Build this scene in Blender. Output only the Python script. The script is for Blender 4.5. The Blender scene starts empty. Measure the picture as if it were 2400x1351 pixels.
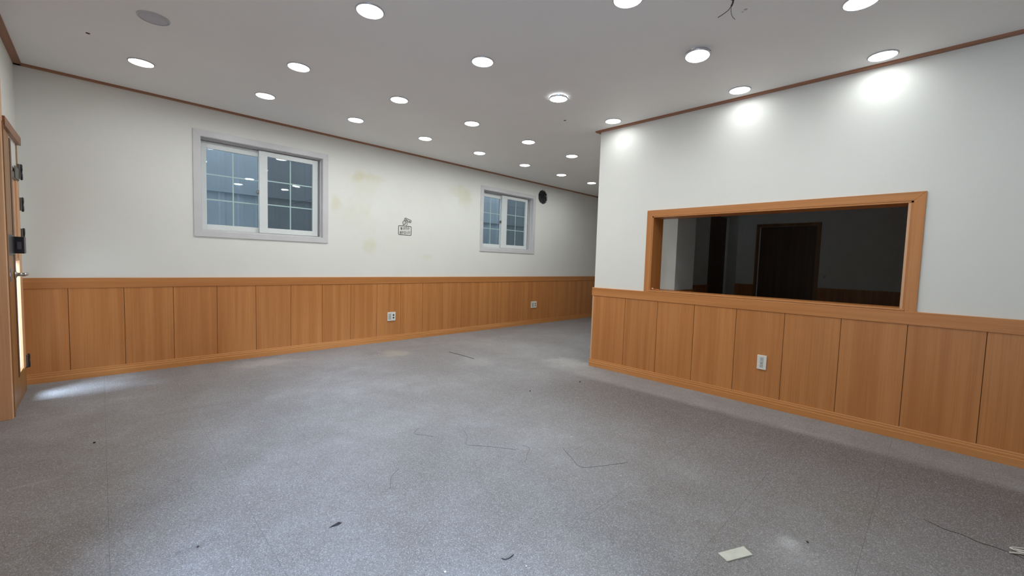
import bpy, bmesh, math, random
from mathutils import Vector, Matrix
random.seed(7)
S = bpy.context.scene
COL = S.collection

# ---------------------------------------------------------------- camera, world, exposure
H = 2.60                       # ceiling height
A = 5.2437                     # plane of the wall with the windows (y)
C = 3.9376                     # plane of the wall with the serving hatch (x)
D = -0.462                     # plane of the wall with the door (x)
CY = 2.68                      # free end of the hatch wall (y)
CAM = Vector((0, 0, 1.1417))
R_ = Vector((0.71318092, -0.70030679, 0.03071438))
U_ = Vector((0.02139619, 0.06554362, 0.99762029))
F_ = Vector((0.70065339, 0.71082659, -0.06172836))
cam = bpy.data.cameras.new('camera')
cam.sensor_width = 36.0
cam.lens = 979.332 / 2400 * 36
cam.clip_start = 0.02
co = bpy.data.objects.new('camera', cam)
co.matrix_world = Matrix(((R_.x, U_.x, -F_.x, CAM.x), (R_.y, U_.y, -F_.y, CAM.y),
                          (R_.z, U_.z, -F_.z, CAM.z), (0, 0, 0, 1)))
COL.objects.link(co)
S.camera = co

w = bpy.data.worlds.new('world')
S.world = w
w.use_nodes = True
w.node_tree.nodes['Background'].inputs[0].default_value = (0.86, 0.92, 1.0, 1)
w.node_tree.nodes['Background'].inputs[1].default_value = 1.5

def area(name, loc, direction, sx, sy, power, color, spread=180, shape='RECTANGLE'):
    l = bpy.data.lights.new(name, 'AREA')
    l.shape = shape
    l.size = sx
    if shape in ('RECTANGLE', 'ELLIPSE'):
        l.size_y = sy
    l.energy = power
    l.color = color
    l.spread = math.radians(spread)
    o = bpy.data.objects.new(name, l)
    o.location = loc
    o.rotation_euler = Vector(direction).to_track_quat('-Z', 'Y').to_euler()
    COL.objects.link(o)
    return o

# daylight coming down between the buildings, through the door glass and the shop front
area('skylight_over_door', (-2.5, 4.15, 5.4), (2.3, 0.62, -4.9), 2.5, 2.5, 5200, (0.58, 0.74, 1.0))
area('skylight_over_shopfront', (-3.2, -4.7, 4.3), (3.1, 4.6, -3.6), 1.7, 1.7, 2300, (0.55, 0.70, 1.0))

vs = S.view_settings
vs.view_transform = 'Standard'
vs.look = 'None'
vs.gamma = 1.0
vs.use_curve_mapping = False
vs.exposure = 0.0

LAMP_W = 3.8
LAMP_E = 18.0

# ---------------------------------------------------------------- node helpers
def mat(name):
    m = bpy.data.materials.new(name)
    m.use_nodes = True
    nt = m.node_tree
    b = nt.nodes['Principled BSDF']
    return m, nt, b

def N(nt, t, **kw):
    n = nt.nodes.new(t)
    for k, v in kw.items():
        if hasattr(n, k):
            setattr(n, k, v)
        else:
            n.inputs[k.replace('_', ' ')].default_value = v
    return n

def math_(nt, op, a, b=None, clamp=False):
    n = nt.nodes.new('ShaderNodeMath')
    n.operation = op
    n.use_clamp = clamp
    for i, v in enumerate((a, b)):
        if v is None:
            continue
        if isinstance(v, (int, float)):
            n.inputs[i].default_value = v
        else:
            nt.links.new(v, n.inputs[i])
    return n.outputs[0]

def mix(nt, fac, a, b, mode='MIX'):
    n = nt.nodes.new('ShaderNodeMix')
    n.data_type = 'RGBA'
    n.blend_type = mode
    for s, v in ((0, fac), (6, a), (7, b)):
        if isinstance(v, (int, float)):
            n.inputs[s].default_value = v
        elif isinstance(v, tuple):
            n.inputs[s].default_value = v if len(v) == 4 else (*v, 1)
        else:
            nt.links.new(v, n.inputs[s])
    return n.outputs[2]

def noise(nt, vec, scale, detail=4, rough=0.5, sc=(1, 1, 1)):
    mp = nt.nodes.new('ShaderNodeMapping')
    mp.inputs['Scale'].default_value = sc
    nt.links.new(vec, mp.inputs[0])
    n = nt.nodes.new('ShaderNodeTexNoise')
    n.inputs['Scale'].default_value = scale
    n.inputs['Detail'].default_value = detail
    n.inputs['Roughness'].default_value = rough
    nt.links.new(mp.outputs[0], n.inputs['Vector'])
    return n.outputs[0]

def ramp(nt, v, lo, hi, a=0.0, b=1.0):
    n = nt.nodes.new('ShaderNodeMapRange')
    n.interpolation_type = 'SMOOTHSTEP'
    for i, x in enumerate((lo, hi, a, b)):
        n.inputs[i + 1].default_value = x
    nt.links.new(v, n.inputs[0])
    return n.outputs[0]

def bump(nt, b, h, strength, dist=0.002):
    n = nt.nodes.new('ShaderNodeBump')
    n.inputs['Strength'].default_value = strength
    n.inputs['Distance'].default_value = dist
    nt.links.new(h, n.inputs['Height'])
    nt.links.new(n.outputs[0], b.inputs['Normal'])

def pos(nt):
    return nt.nodes.new('ShaderNodeNewGeometry').outputs['Position']

def blob(nt, p, c, r, soft=0.5, warp=None, sc=(1, 1, 1)):
    """soft stain: 1 at c, 0 beyond r"""
    s = nt.nodes.new('ShaderNodeVectorMath'); s.operation = 'SUBTRACT'
    nt.links.new(p, s.inputs[0]); s.inputs[1].default_value = c
    m = nt.nodes.new('ShaderNodeVectorMath'); m.operation = 'MULTIPLY'
    nt.links.new(s.outputs[0], m.inputs[0]); m.inputs[1].default_value = sc
    l = nt.nodes.new('ShaderNodeVectorMath'); l.operation = 'LENGTH'
    nt.links.new(m.outputs[0], l.inputs[0])
    d = l.outputs['Value']
    if warp is not None:
        d = math_(nt, 'ADD', d, math_(nt, 'MULTIPLY', math_(nt, 'SUBTRACT', warp, 0.5), r * 2.2))
    return ramp(nt, d, r * soft, r, 1.0, 0.0)

def simple(name, col, rough=0.5, metal=0.0, var=0.04, scale=30, bmp=0.0):
    m, nt, b = mat(name)
    tc = nt.nodes.new('ShaderNodeTexCoord').outputs['Object']
    n = noise(nt, tc, scale, 4)
    c = mix(nt, ramp(nt, n, 0.3, 0.7), tuple(x * (1 - var) for x in col), tuple(min(1, x * (1 + var)) for x in col))
    nt.links.new(c, b.inputs['Base Color'])
    b.inputs['Roughness'].default_value = rough
    b.inputs['Metallic'].default_value = metal
    if bmp:
        bump(nt, b, n, bmp)
    return m

# ---------------------------------------------------------------- materials
def wallpaper(name, stains=False, base=(0.86, 0.85, 0.79)):
    m, nt, b = mat(name)
    p = pos(nt)
    n = noise(nt, p, 1.6, 5, 0.6)
    c = mix(nt, ramp(nt, n, 0.35, 0.7), tuple(x * 0.975 for x in base), base)
    if stains:
        wn = noise(nt, p, 4.5, 6, 0.65)
        y = (0.76, 0.725, 0.52)
        for cx, cz, r, f, sc in ((2.36, 2.165, .10, .75, (1, 1, 1)), (2.55, 2.19, .16, .55, (.7, 1, 2.6)),
                                 (2.42, 2.05, .34, .28, (1, 1, 1)), (2.08, 1.80, .12, .65, (1.6, 1, .8)),
                                 (2.54, 1.30, .13, .6, (1, 1, 1)), (4.08, 2.10, .20, .65, (1, 1, 1)),
                                 (3.90, 2.20, .20, .35, (.7, 1, 1.5)), (3.40, 1.19, .12, .35, (1, 1, 2)),
                                 (2.9, 1.4, .5, .14, (.6, 1, 1)), (3.3, 2.0, .35, .12, (.6, 1, 1)),
                                 (2.3, 1.62, .3, .22, (.8, 1, 1))):
            c = mix(nt, math_(nt, 'MULTIPLY', blob(nt, p, (cx, A, cz), r, .05, wn, sc), f * .95), c, y)
    sp = noise(nt, p, 7, 8, 0.8)
    c = mix(nt, ramp(nt, sp, 0.72, 0.78, 0, 0.25), c, (0.55, 0.53, 0.50))
    nt.links.new(c, b.inputs['Base Color'])
    b.inputs['Roughness'].default_value = 0.62
    bump(nt, b, noise(nt, p, 260, 3), 0.12, 0.001)
    return m

def wood(name, axis='Z', light=(0.62, 0.258, 0.078), dark=(0.51, 0.190, 0.050), rough=0.42):
    m, nt, b = mat(name)
    tc = nt.nodes.new('ShaderNodeTexCoord').outputs['Object']
    oi = nt.nodes.new('ShaderNodeObjectInfo').outputs['Random']
    off = nt.nodes.new('ShaderNodeVectorMath'); off.operation = 'ADD'
    cb = nt.nodes.new('ShaderNodeCombineXYZ')
    k = math_(nt, 'MULTIPLY', oi, 37.0)
    for i in range(3):
        nt.links.new(k, cb.inputs[i])
    nt.links.new(tc, off.inputs[0]); nt.links.new(cb.outputs[0], off.inputs[1])
    v = off.outputs[0]
    i = 'XYZ'.index(axis)
    s1 = [1, 1, 1]; s1[i] = 0.03
    s2 = [1, 1, 1]; s2[i] = 0.012
    n1 = noise(nt, v, 16, 4, 0.55, tuple(s1))
    n2 = noise(nt, v, 150, 3, 0.6, tuple(s2))
    c = mix(nt, ramp(nt, n1, 0.3, 0.7), dark, light)
    c = mix(nt, ramp(nt, n2, 0.40, 0.72, 0.0, 0.34), c, tuple(x * 0.72 for x in dark))
    tone = math_(nt, 'MULTIPLY', math_(nt, 'SUBTRACT', oi, 0.5), 0.07)
    hs = nt.nodes.new('ShaderNodeHueSaturation')
    nt.links.new(math_(nt, 'ADD', tone, 1.0), hs.inputs['Value'])
    nt.links.new(c, hs.inputs['Color'])
    nt.links.new(hs.outputs[0], b.inputs['Base Color'])
    b.inputs['Roughness'].default_value = rough
    bump(nt, b, n2, 0.08, 0.0006)
    return m

def floor_mat():
    m, nt, b = mat('speckled_vinyl')
    p = pos(nt)
    sep = nt.nodes.new('ShaderNodeSeparateXYZ'); nt.links.new(p, sep.inputs[0])
    X, Y = sep.outputs[0], sep.outputs[1]
    oi = nt.nodes.new('ShaderNodeObjectInfo').outputs['Random']
    big = noise(nt, p, 0.9, 6, 0.62)
    med = noise(nt, p, 5.0, 7, 0.68)
    c = mix(nt, ramp(nt, big, 0.3, 0.72), (0.160, 0.149, 0.145), (0.238, 0.232, 0.232))
    c = mix(nt, ramp(nt, med, 0.35, 0.68, 0.50, 0.0), c, (0.140, 0.128, 0.122))
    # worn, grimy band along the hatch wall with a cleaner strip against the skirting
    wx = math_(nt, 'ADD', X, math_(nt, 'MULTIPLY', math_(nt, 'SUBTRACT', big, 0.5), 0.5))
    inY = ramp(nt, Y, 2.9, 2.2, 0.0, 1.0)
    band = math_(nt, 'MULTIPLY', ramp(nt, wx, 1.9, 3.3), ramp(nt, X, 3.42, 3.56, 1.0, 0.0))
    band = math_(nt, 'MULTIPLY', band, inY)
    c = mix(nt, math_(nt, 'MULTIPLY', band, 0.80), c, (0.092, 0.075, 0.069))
    dust = math_(nt, 'MULTIPLY', ramp(nt, X, 3.46, 3.62), ramp(nt, X, 4.1, 3.9, 0.0, 1.0))
    c = mix(nt, math_(nt, 'MULTIPLY', dust, ramp(nt, med, 0.35, 0.6, 0.15, 0.5)), c, (0.215, 0.20, 0.185))
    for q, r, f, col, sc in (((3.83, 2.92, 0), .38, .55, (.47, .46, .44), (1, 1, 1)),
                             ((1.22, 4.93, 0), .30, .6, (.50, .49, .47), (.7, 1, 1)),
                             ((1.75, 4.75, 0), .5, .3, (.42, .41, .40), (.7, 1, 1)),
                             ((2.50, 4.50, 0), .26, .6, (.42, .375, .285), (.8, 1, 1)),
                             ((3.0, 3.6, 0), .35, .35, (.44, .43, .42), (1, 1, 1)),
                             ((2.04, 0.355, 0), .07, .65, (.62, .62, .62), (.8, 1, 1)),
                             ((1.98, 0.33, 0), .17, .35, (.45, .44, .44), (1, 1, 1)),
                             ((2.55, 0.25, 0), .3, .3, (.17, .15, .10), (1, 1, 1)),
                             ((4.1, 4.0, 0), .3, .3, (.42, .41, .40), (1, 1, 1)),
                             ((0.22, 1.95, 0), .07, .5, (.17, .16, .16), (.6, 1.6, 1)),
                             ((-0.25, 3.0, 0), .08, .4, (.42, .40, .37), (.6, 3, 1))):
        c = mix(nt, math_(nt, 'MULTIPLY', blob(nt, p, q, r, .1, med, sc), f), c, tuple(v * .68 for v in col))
    # vinyl chips
    vo = nt.nodes.new('ShaderNodeTexVoronoi')
    mp = nt.nodes.new('ShaderNodeMapping'); mp.inputs['Scale'].default_value = (330, 330, 330)
    wv = noise(nt, p, 90, 2)
    nt.links.new(p, mp.inputs[0]); nt.links.new(mp.outputs[0], vo.inputs['Vector'])
    vo.inputs['Scale'].default_value = 1.0
    sc_ = nt.nodes.new('ShaderNodeSeparateColor'); nt.links.new(vo.outputs['Color'], sc_.inputs[0])
    c = mix(nt, ramp(nt, sc_.outputs[0], 0.68, 0.95, 0, 0.40), c, (0.46, 0.47, 0.49))
    c = mix(nt, ramp(nt, sc_.outputs[1], 0.72, 0.95, 0, 0.45), c, (0.06, 0.057, 0.06))
    tone = math_(nt, 'ADD', math_(nt, 'MULTIPLY', math_(nt, 'SUBTRACT', oi, 0.5), 0.03), 1.38)
    hs = nt.nodes.new('ShaderNodeHueSaturation')
    nt.links.new(tone, hs.inputs['Value']); nt.links.new(c, hs.inputs['Color'])
    nt.links.new(hs.outputs[0], b.inputs['Base Color'])
    nt.links.new(ramp(nt, med, 0.3, 0.7, 0.55, 0.68), b.inputs['Roughness'])
    b.inputs['Specular IOR Level'].default_value = 0.35
    bump(nt, b, sc_.outputs[2], 0.10, 0.0006)
    return m

def glass(name, tint=(0.93, 0.97, 0.97), haze=0.0, hazecol=(0.8, 0.8, 0.75)):
    m = bpy.data.materials.new(name)
    m.use_nodes = True
    nt = m.node_tree
    nt.nodes.clear()
    out = nt.nodes.new('ShaderNodeOutputMaterial')
    lw = nt.nodes.new('ShaderNodeLayerWeight'); lw.inputs[0].default_value = 0.5
    refl = math_(nt, 'ADD', math_(nt, 'MULTIPLY', math_(nt, 'POWER', lw.outputs['Facing'], 5.0), 0.9), 0.045)
    tr = nt.nodes.new('ShaderNodeBsdfTransparent'); tr.inputs[0].default_value = (*tint, 1)
    gl = nt.nodes.new('ShaderNodeBsdfGlossy'); gl.inputs['Roughness'].default_value = 0.02
    src = tr.outputs[0]
    if haze:
        tl = nt.nodes.new('ShaderNodeBsdfTranslucent'); tl.inputs[0].default_value = (*hazecol, 1)
        mx = nt.nodes.new('ShaderNodeMixShader'); mx.inputs[0].default_value = haze
        nt.links.new(src, mx.inputs[1]); nt.links.new(tl.outputs[0], mx.inputs[2])
        src = mx.outputs[0]
    m2 = nt.nodes.new('ShaderNodeMixShader')
    tcn = noise(nt, nt.nodes.new('ShaderNodeTexCoord').outputs['Object'], 3.0, 2)
    f = math_(nt, 'MULTIPLY', refl, ramp(nt, tcn, 0, 1, 0.95, 1.1))
    nt.links.new(f, m2.inputs[0])
    nt.links.new(src, m2.inputs[1]); nt.links.new(gl.outputs[0], m2.inputs[2])
    nt.links.new(m2.outputs[0], out.inputs[0])
    return m

def mesh_screen():
    m = bpy.data.materials.new('insect_mesh')
    m.use_nodes = True
    nt = m.node_tree
    nt.nodes.clear()
    out = nt.nodes.new('ShaderNodeOutputMaterial')
    tr = nt.nodes.new('ShaderNodeBsdfTransparent')
    df = nt.nodes.new('ShaderNodeBsdfDiffuse'); df.inputs[0].default_value = (.11, .11, .112, 1)
    mx = nt.nodes.new('ShaderNodeMixShader')
    n = noise(nt, nt.nodes.new('ShaderNodeTexCoord').outputs['Object'], 400, 2)
    nt.links.new(ramp(nt, n, 0.3, 0.7, 0.26, 0.44), mx.inputs[0])
    nt.links.new(tr.outputs[0], mx.inputs[1]); nt.links.new(df.outputs[0], mx.inputs[2])
    nt.links.new(mx.outputs[0], out.inputs[0])
    return m

def emit(name, col, strength):
    m, nt, b = mat(name)
    b.inputs['Base Color'].default_value = (.9, .9, .9, 1)
    b.inputs['Emission Color'].default_value = (*col, 1)
    b.inputs['Emission Strength'].default_value = strength
    return m

M = {}
M['paint'] = wallpaper('wallpaper_white')
M['paint_stained'] = wallpaper('wallpaper_stained', True)
M['ceiling'] = wallpaper('ceiling_paper', base=(0.88, 0.86, 0.83))
M['wood_v'] = wood('wood_vertical_grain', 'Z')
M['wood_x'] = wood('wood_lengthwise_x', 'X')
M['wood_y'] = wood('wood_lengthwise_y', 'Y')
M['skirt_x'] = wood('skirting_x', 'X', (0.66, 0.295, 0.095), (0.58, 0.235, 0.066))
M['skirt_y'] = wood('skirting_y', 'Y', (0.66, 0.295, 0.095), (0.58, 0.235, 0.066))
M['crown_x'] = wood('crown_x', 'X', (0.36, 0.155, 0.075), (0.30, 0.12, 0.055))
M['crown_y'] = wood('crown_y', 'Y', (0.36, 0.155, 0.075), (0.30, 0.12, 0.055))
M['wood_dark'] = wood('wood_dark', 'Z', (0.40, 0.20, 0.075), (0.28, 0.135, 0.045))
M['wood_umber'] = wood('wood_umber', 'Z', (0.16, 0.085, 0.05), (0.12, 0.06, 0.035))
M['post'] = wood('post_wood', 'Z', (0.80, 0.48, 0.27), (0.72, 0.40, 0.21))  # pale wood tone with the post's reflected daylight put into the colour
M['groove'] = simple('groove_backing', (0.20, 0.085, 0.030), 0.8)
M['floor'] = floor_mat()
M['floor_gap'] = simple('floor_joint', (0.07, 0.065, 0.065), 0.9)
M['upvc'] = simple('white_upvc', (0.76, 0.79, 0.77), 0.35, var=0.015)
M['casing'] = simple('casing_grey_white', (0.66, 0.645, 0.645), 0.4, var=0.03, scale=6)
M['muntin'] = simple('muntin_white', (0.75, 0.85, 0.80), 0.4, var=0.02)
M['glass'] = glass('window_glass')
M['film'] = glass('door_glass_frosted', (0.95, 0.97, 0.95), 0.35, (0.85, 0.86, 0.80))
M['mesh'] = mesh_screen()
M['steel_sheet'] = simple('coated_steel_sheet', (0.43, 0.51, 0.59), 0.55, var=0.06, scale=2)
M['steel'] = simple('brushed_steel', (0.55, 0.52, 0.49), 0.28, 1.0)
M['hinge'] = simple('hinge_metal', (0.17, 0.155, 0.135), 0.38, 0.7)
M['steel_dull'] = simple('dull_steel', (0.30, 0.26, 0.22), 0.35, 0.8)
M['chrome'] = simple('chrome', (0.75, 0.75, 0.78), 0.12, 1.0)
M['black'] = simple('black_plastic', (0.018, 0.018, 0.024), 0.35)
M['grey_key'] = simple('grey_plastic', (0.11, 0.10, 0.12), 0.4)
M['blue'] = simple('blue_film', (0.025, 0.08, 0.22), 0.4)
M['white_pl'] = simple('white_plastic', (0.80, 0.78, 0.72), 0.35, var=0.02)
M['grey_pl'] = simple('grey_plastic_insert', (0.50, 0.50, 0.46), 0.4)
M['ink'] = simple('black_ink', (0.02, 0.022, 0.02), 0.5)
M['soot'] = simple('sooty_duct', (0.045, 0.042, 0.044), 0.9, var=0.6, scale=22, bmp=0.8)
M['hole'] = simple('dark_hole', (0.06, 0.035, 0.02), 0.9)
M['rim'] = simple('downlight_rim', (0.55, 0.55, 0.57), 0.3, 0.3)
M['lit'] = emit('lit_diffuser', (0.93, 0.98, 1.0), LAMP_E)
M['lit_soft'] = emit('lit_diffuser_dim', (0.95, 0.98, 1.0), LAMP_E * .42)  # lower emission, to soften the wash on the hatch wall
M['unlit'] = simple('unlit_diffuser', (0.50, 0.49, 0.53), 0.5)
M['card'] = simple('cream_card', (0.66, 0.66, 0.57), 0.7, var=0.05, scale=25)
M['cord'] = simple('cream_cord', (0.66, 0.62, 0.55), 0.7)
M['crumb'] = simple('white_crumb', (0.75, 0.75, 0.72), 0.8)
M['dirt'] = simple('dark_dirt', (0.05, 0.035, 0.03), 0.9)
M['leaf'] = simple('dried_leaf', (0.02, 0.016, 0.022), 0.7)
M['hair'] = simple('dark_hair', (0.10, 0.09, 0.085), 0.6)
M['wire_grey'] = simple('grey_wire', (0.16, 0.16, 0.16), 0.5)

# ---------------------------------------------------------------- mesh helpers
def link(name, me, m=None, parent=None, loc=(0, 0, 0), kind=None):
    o = bpy.data.objects.new(name, me)
    COL.objects.link(o)
    if m is not None:
        me.materials.clear(); me.materials.append(m)
    o.location = loc
    if parent is not None:
        o.parent = parent
    if kind:
        o['kind'] = kind
    return o

def box_into(bm, x0, x1, y0, y1, z0, z1, bev=0.0):
    r = bmesh.ops.create_cube(bm, size=1)
    vs_ = r['verts']
    for v in vs_:
        v.co = Vector(((x0 + x1) / 2 + v.co.x * (x1 - x0), (y0 + y1) / 2 + v.co.y * (y1 - y0), (z0 + z1) / 2 + v.co.z * (z1 - z0)))
    if bev:
        es = list({e for v in vs_ for e in v.link_edges})
        bmesh.ops.bevel(bm, geom=es, offset=bev, segments=2, affect='EDGES', profile=0.5)

def mesh_of(bm, smooth=False):
    bmesh.ops.recalc_face_normals(bm, faces=bm.faces)
    me = bpy.data.meshes.new('mesh')
    bm.to_mesh(me); bm.free()
    if smooth:
        for p in me.polygons:
            p.use_smooth = True
    return me

def boxes(name, lst, m, parent=None, loc=(0, 0, 0), kind=None, bev=0.0):
    bm = bmesh.new()
    for b in lst:
        box_into(bm, *b, bev=bev)
    return link(name, mesh_of(bm), m, parent, loc, kind)

def prism(name, prof, axis, a0, a1, m, parent=None, loc=(0, 0, 0), kind=None):
    """extrude a closed profile along an axis; profile given in the other two axes"""
    bm = bmesh.new()
    def P(u, v, t):
        return {'X': (t, u, v), 'Y': (u, t, v), 'Z': (u, v, t)}[axis]
    r0 = [bm.verts.new(P(u, v, a0)) for u, v in prof]
    r1 = [bm.verts.new(P(u, v, a1)) for u, v in prof]
    n = len(prof)
    for i in range(n):
        bm.faces.new((r0[i], r0[(i + 1) % n], r1[(i + 1) % n], r1[i]))
    bm.faces.new(r0); bm.faces.new(r1)
    return link(name, mesh_of(bm), m, parent, loc, kind)

def frustum_mesh(rings, n=32, cap0=True, cap1=True, smooth=True):
    """lathe about Z: rings = [(r, z), ...]"""
    bm = bmesh.new()
    L = []
    for r, z in rings:
        L.append([bm.verts.new((r * math.cos(2 * math.pi * i / n), r * math.sin(2 * math.pi * i / n), z)) for i in range(n)])
    for a, b in zip(L, L[1:]):
        for i in range(n):
            bm.faces.new((a[i], a[(i + 1) % n], b[(i + 1) % n], b[i]))
    if cap0: bm.faces.new(L[0])
    if cap1: bm.faces.new(L[-1])
    return mesh_of(bm, smooth)

def tube_mesh(pts, r, n=7, closed=False, taper=False):
    bm = bmesh.new()
    pts = [Vector(p) for p in pts]
    L = []
    N_ = len(pts)
    for i, p in enumerate(pts):
        t = (pts[min(i + 1, N_ - 1)] - pts[max(i - 1, 0)])
        if closed:
            t = pts[(i + 1) % N_] - pts[i - 1]
        t.normalize()
        u = t.cross(Vector((0.13, 0.21, 0.97)))
        if u.length < 1e-3: u = t.cross(Vector((1, 0, 0)))
        u.normalize(); v = t.cross(u)
        rr = r * (1 - 0.85 * i / (N_ - 1)) if taper else r
        L.append([bm.verts.new(p + (u * math.cos(2 * math.pi * k / n) + v * math.sin(2 * math.pi * k / n)) * rr) for k in range(n)])
    prs = list(zip(L, L[1:])) + ([(L[-1], L[0])] if closed else [])
    for a, b in prs:
        for i in range(n):
            bm.faces.new((a[i], a[(i + 1) % n], b[(i + 1) % n], b[i]))
    if not closed:
        bm.faces.new(L[0]); bm.faces.new(L[-1])
    return mesh_of(bm, True)

def smooth_path(pts, k=6):
    pts = [Vector(p) for p in pts]
    out = []
    for i in range(len(pts) - 1):
        p0 = pts[max(i - 1, 0)]; p1 = pts[i]; p2 = pts[i + 1]; p3 = pts[min(i + 2, len(pts) - 1)]
        for j in range(k):
            t = j / k
            out.append(0.5 * ((2 * p1) + (p2 - p0) * t + (2 * p0 - 5 * p1 + 4 * p2 - p3) * t * t + (3 * p1 - p0 - 3 * p2 + p3) * t ** 3))
    out.append(pts[-1])
    return out

def tag(o, label, cat, group=None):
    o['label'] = label; o['category'] = cat
    if group: o['group'] = group
    return o

def empty(name, loc, rot=(0, 0, 0)):
    o = bpy.data.objects.new(name, None)
    o.empty_display_size = 0.1
    COL.objects.link(o)
    o.location = loc; o.rotation_euler = rot
    return o

# ================================================================ ROOM SHELL
XE = 9.0        # far end of the corridor / dark room
YB = -3.0       # wall behind the camera
XL = -0.64      # shop-front plane, left of the door post
YP = 4.225      # front of the door post
T = 0.20

# floor: slab with vinyl tiles laid on it
floor = boxes('floor', [(XL - .3, XE + .2, YB - .2, A + .25, -0.12, -0.003)], M['floor_gap'], kind='structure')
tw = 0.45
gap = 0.0006
bm = bmesh.new(); box_into(bm, gap / 2, tw - gap / 2, gap / 2, tw - gap / 2, -0.003, 0.0)
tile_me = mesh_of(bm); tile_me.materials.append(M['floor'])
x0, y0 = -0.90, 0.144
for i in range(-1, 22):
    for j in range(-3, 12):
        xa, ya = x0 + i * tw, y0 + j * tw
        xb, yb = xa + tw, ya + tw
        cx, cy = (xa + xb) / 2, (ya + yb) / 2
        if xb < XL + .02 or ya > A: continue
        if xa > C and ya + tw < CY: continue
        if xa > 8.2: continue
        cl = (max(xa, XL), min(xb, C if yb < CY else 99), ya, min(yb, A))
        if cl[0] == xa and cl[1] == xb and cl[3] == yb:
            o = bpy.data.objects.new('floor_tile', tile_me); COL.objects.link(o)
            o.location = (xa, ya, 0); o.parent = floor
        else:
            boxes('floor_tile', [(gap / 2, cl[1] - cl[0] - gap / 2, gap / 2, cl[3] - ya - gap / 2, -0.003, 0.0)], M['floor'], floor, (cl[0], ya, 0))
boxes('floor_strip', [(XL, C, YB, y0 - 3 * tw - .001, -0.003, 0.0)], M['floor'], floor)
boxes('floor_strip', [(C, XE, YB, CY - .07, -0.003, 0.0)], M['floor'], floor)

# ceiling
ceil = boxes('ceiling', [(XL - .3, XE + .2, YB - .2, A + .25, H, H + .12)], M['ceiling'], kind='structure')
for hx, hy in ((-0.029, 4.133), (3.404, 2.761)):
    link('screw_hole', frustum_mesh([(0.012, 0), (0.011, -0.0015)], 12), M['hole'], ceil, (hx, hy, H))
me = frustum_mesh([(0.014, 0), (0.012, -0.002)], 14)
link('screw_hole', me, M['hole'], ceil, (2.470, 0.870, H))
link('scuff', frustum_mesh([(0.010, 0), (0.008, -0.001)], 9), M['unlit'], ceil, (2.615, 0.852, H))
link('scuff', frustum_mesh([(0.006, 0), (0.004, -0.001)], 9), M['unlit'], ceil, (2.630, 0.872, H))

link('torn_seam', tube_mesh(smooth_path([(2.72, -.03, 0), (2.685, -.10, .0006), (2.690, -.15, .0004), (2.668, -.20, .0008), (2.672, -.26, .0004), (2.655, -.33, .0006)], 4), .0016, 5), M['dirt'], floor)
# ---- wall A : windows and vent
WIN = [(0.731, 1.925), (4.455, 5.655)]
WZ0, WZ1 = 1.362, 2.308
VX, VZ, VR = 5.905, 2.370, 0.125
vs0, vs1 = VX - .16, VX + .16
vz0, vz1 = VZ - .16, VZ + .16
lst = [(D, WIN[0][0], A, A + T, 0, H), (WIN[0][1], WIN[1][0], A, A + T, 0, H),
       (WIN[0][0], WIN[0][1], A, A + T, 0, WZ0), (WIN[0][0], WIN[0][1], A, A + T, WZ1, H),
       (WIN[1][0], WIN[1][1], A, A + T, 0, WZ0), (WIN[1][0], WIN[1][1], A, A + T, WZ1, H),
       (WIN[1][1], vs0, A, A + T, 0, H), (vs1, XE, A, A + T, 0, H),
       (vs0, vs1, A, A + T, 0, vz0), (vs0, vs1, A, A + T, vz1, H)]
bm = bmesh.new()
for b in lst: box_into(bm, *b)
# square patch with a ragged round hole and its duct throat
n = 48
rnd = [VR * (1 + random.uniform(-.035, .035)) for _ in range(n)]
inn = []; out = []; thr = []
for i in range(n):
    a = 2 * math.pi * i / n
    ca, sa = math.cos(a), math.sin(a)
    k = .16 / max(abs(ca), abs(sa))
    inn.append(bm.verts.new((VX + rnd[i] * ca, A, VZ + rnd[i] * sa)))
    out.append(bm.verts.new((VX + k * ca, A, VZ + k * sa)))
    thr.append(bm.verts.new((VX + rnd[i] * ca * .97, A + .19, VZ + rnd[i] * sa * .97)))
for i in range(n):
    j = (i + 1) % n
    bm.faces.new((out[i], out[j], inn[j], inn[i]))
    bm.faces.new((inn[i], inn[j], thr[j], thr[i]))
bmesh.ops.recalc_face_normals(bm, faces=bm.faces)
wallA = link('wall_front', mesh_of(bm), M['paint_stained'], kind='structure')

def wainscot_x(parent, y, xs, xe, x_first, pitch, face=-1, zr=0.800, zt=0.889, zb=0.085, t=0.010):
    """boards standing along x against plane y; face -1: they look towards -y"""
    f = face
    g = 0.0018
    ya, yb = sorted((y, y + f * 0.004))
    boxes('board_backing', [(xs, xe, ya, yb, 0.02, zt - .01)], M['groove'], parent)
    bm = bmesh.new(); box_into(bm, g, pitch - g, *sorted((f * .003, f * t)), zb - .02, zr + .02, bev=.0012)
    me = mesh_of(bm); me.materials.append(M['wood_v'])
    x = x_first
    boxes('board', [(g if xs > -50 else 0, x_first - xs - g, *sorted((f * .003, f * t)), zb - .02, zr + .02)], M['wood_v'], parent, (xs, y, 0))
    while x < xe - .02:
        if x + pitch > xe:
            boxes('board', [(g, xe - x - g, *sorted((f * .003, f * t)), zb - .02, zr + .02)], M['wood_v'], parent, (x, y, 0))
        else:
            o = bpy.data.objects.new('board', me); COL.objects.link(o); o.location = (x, y, 0); o.parent = parent
        x += pitch
    # rail
    pr = [(0, zr), (f * .015, zr), (f * .0165, zr + .002), (f * .0165, zt - .003), (f * .0135, zt), (0, zt)]
    prism('dado_rail', pr, 'X', xs, xe, M['wood_x'], parent, (0, y, 0))

def skirting_prof(f):
    return [(0, 0.0), (f * .020, 0.0), (f * .020, .046), (f * .0165, .0485), (f * .0165, .053), (f * .0175, .0545), (f * .0175, .066),
            (f * .014, .069), (f * .014, .075), (f * .0155, .0765), (f * .0135, .085), (0, .085)]

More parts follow.
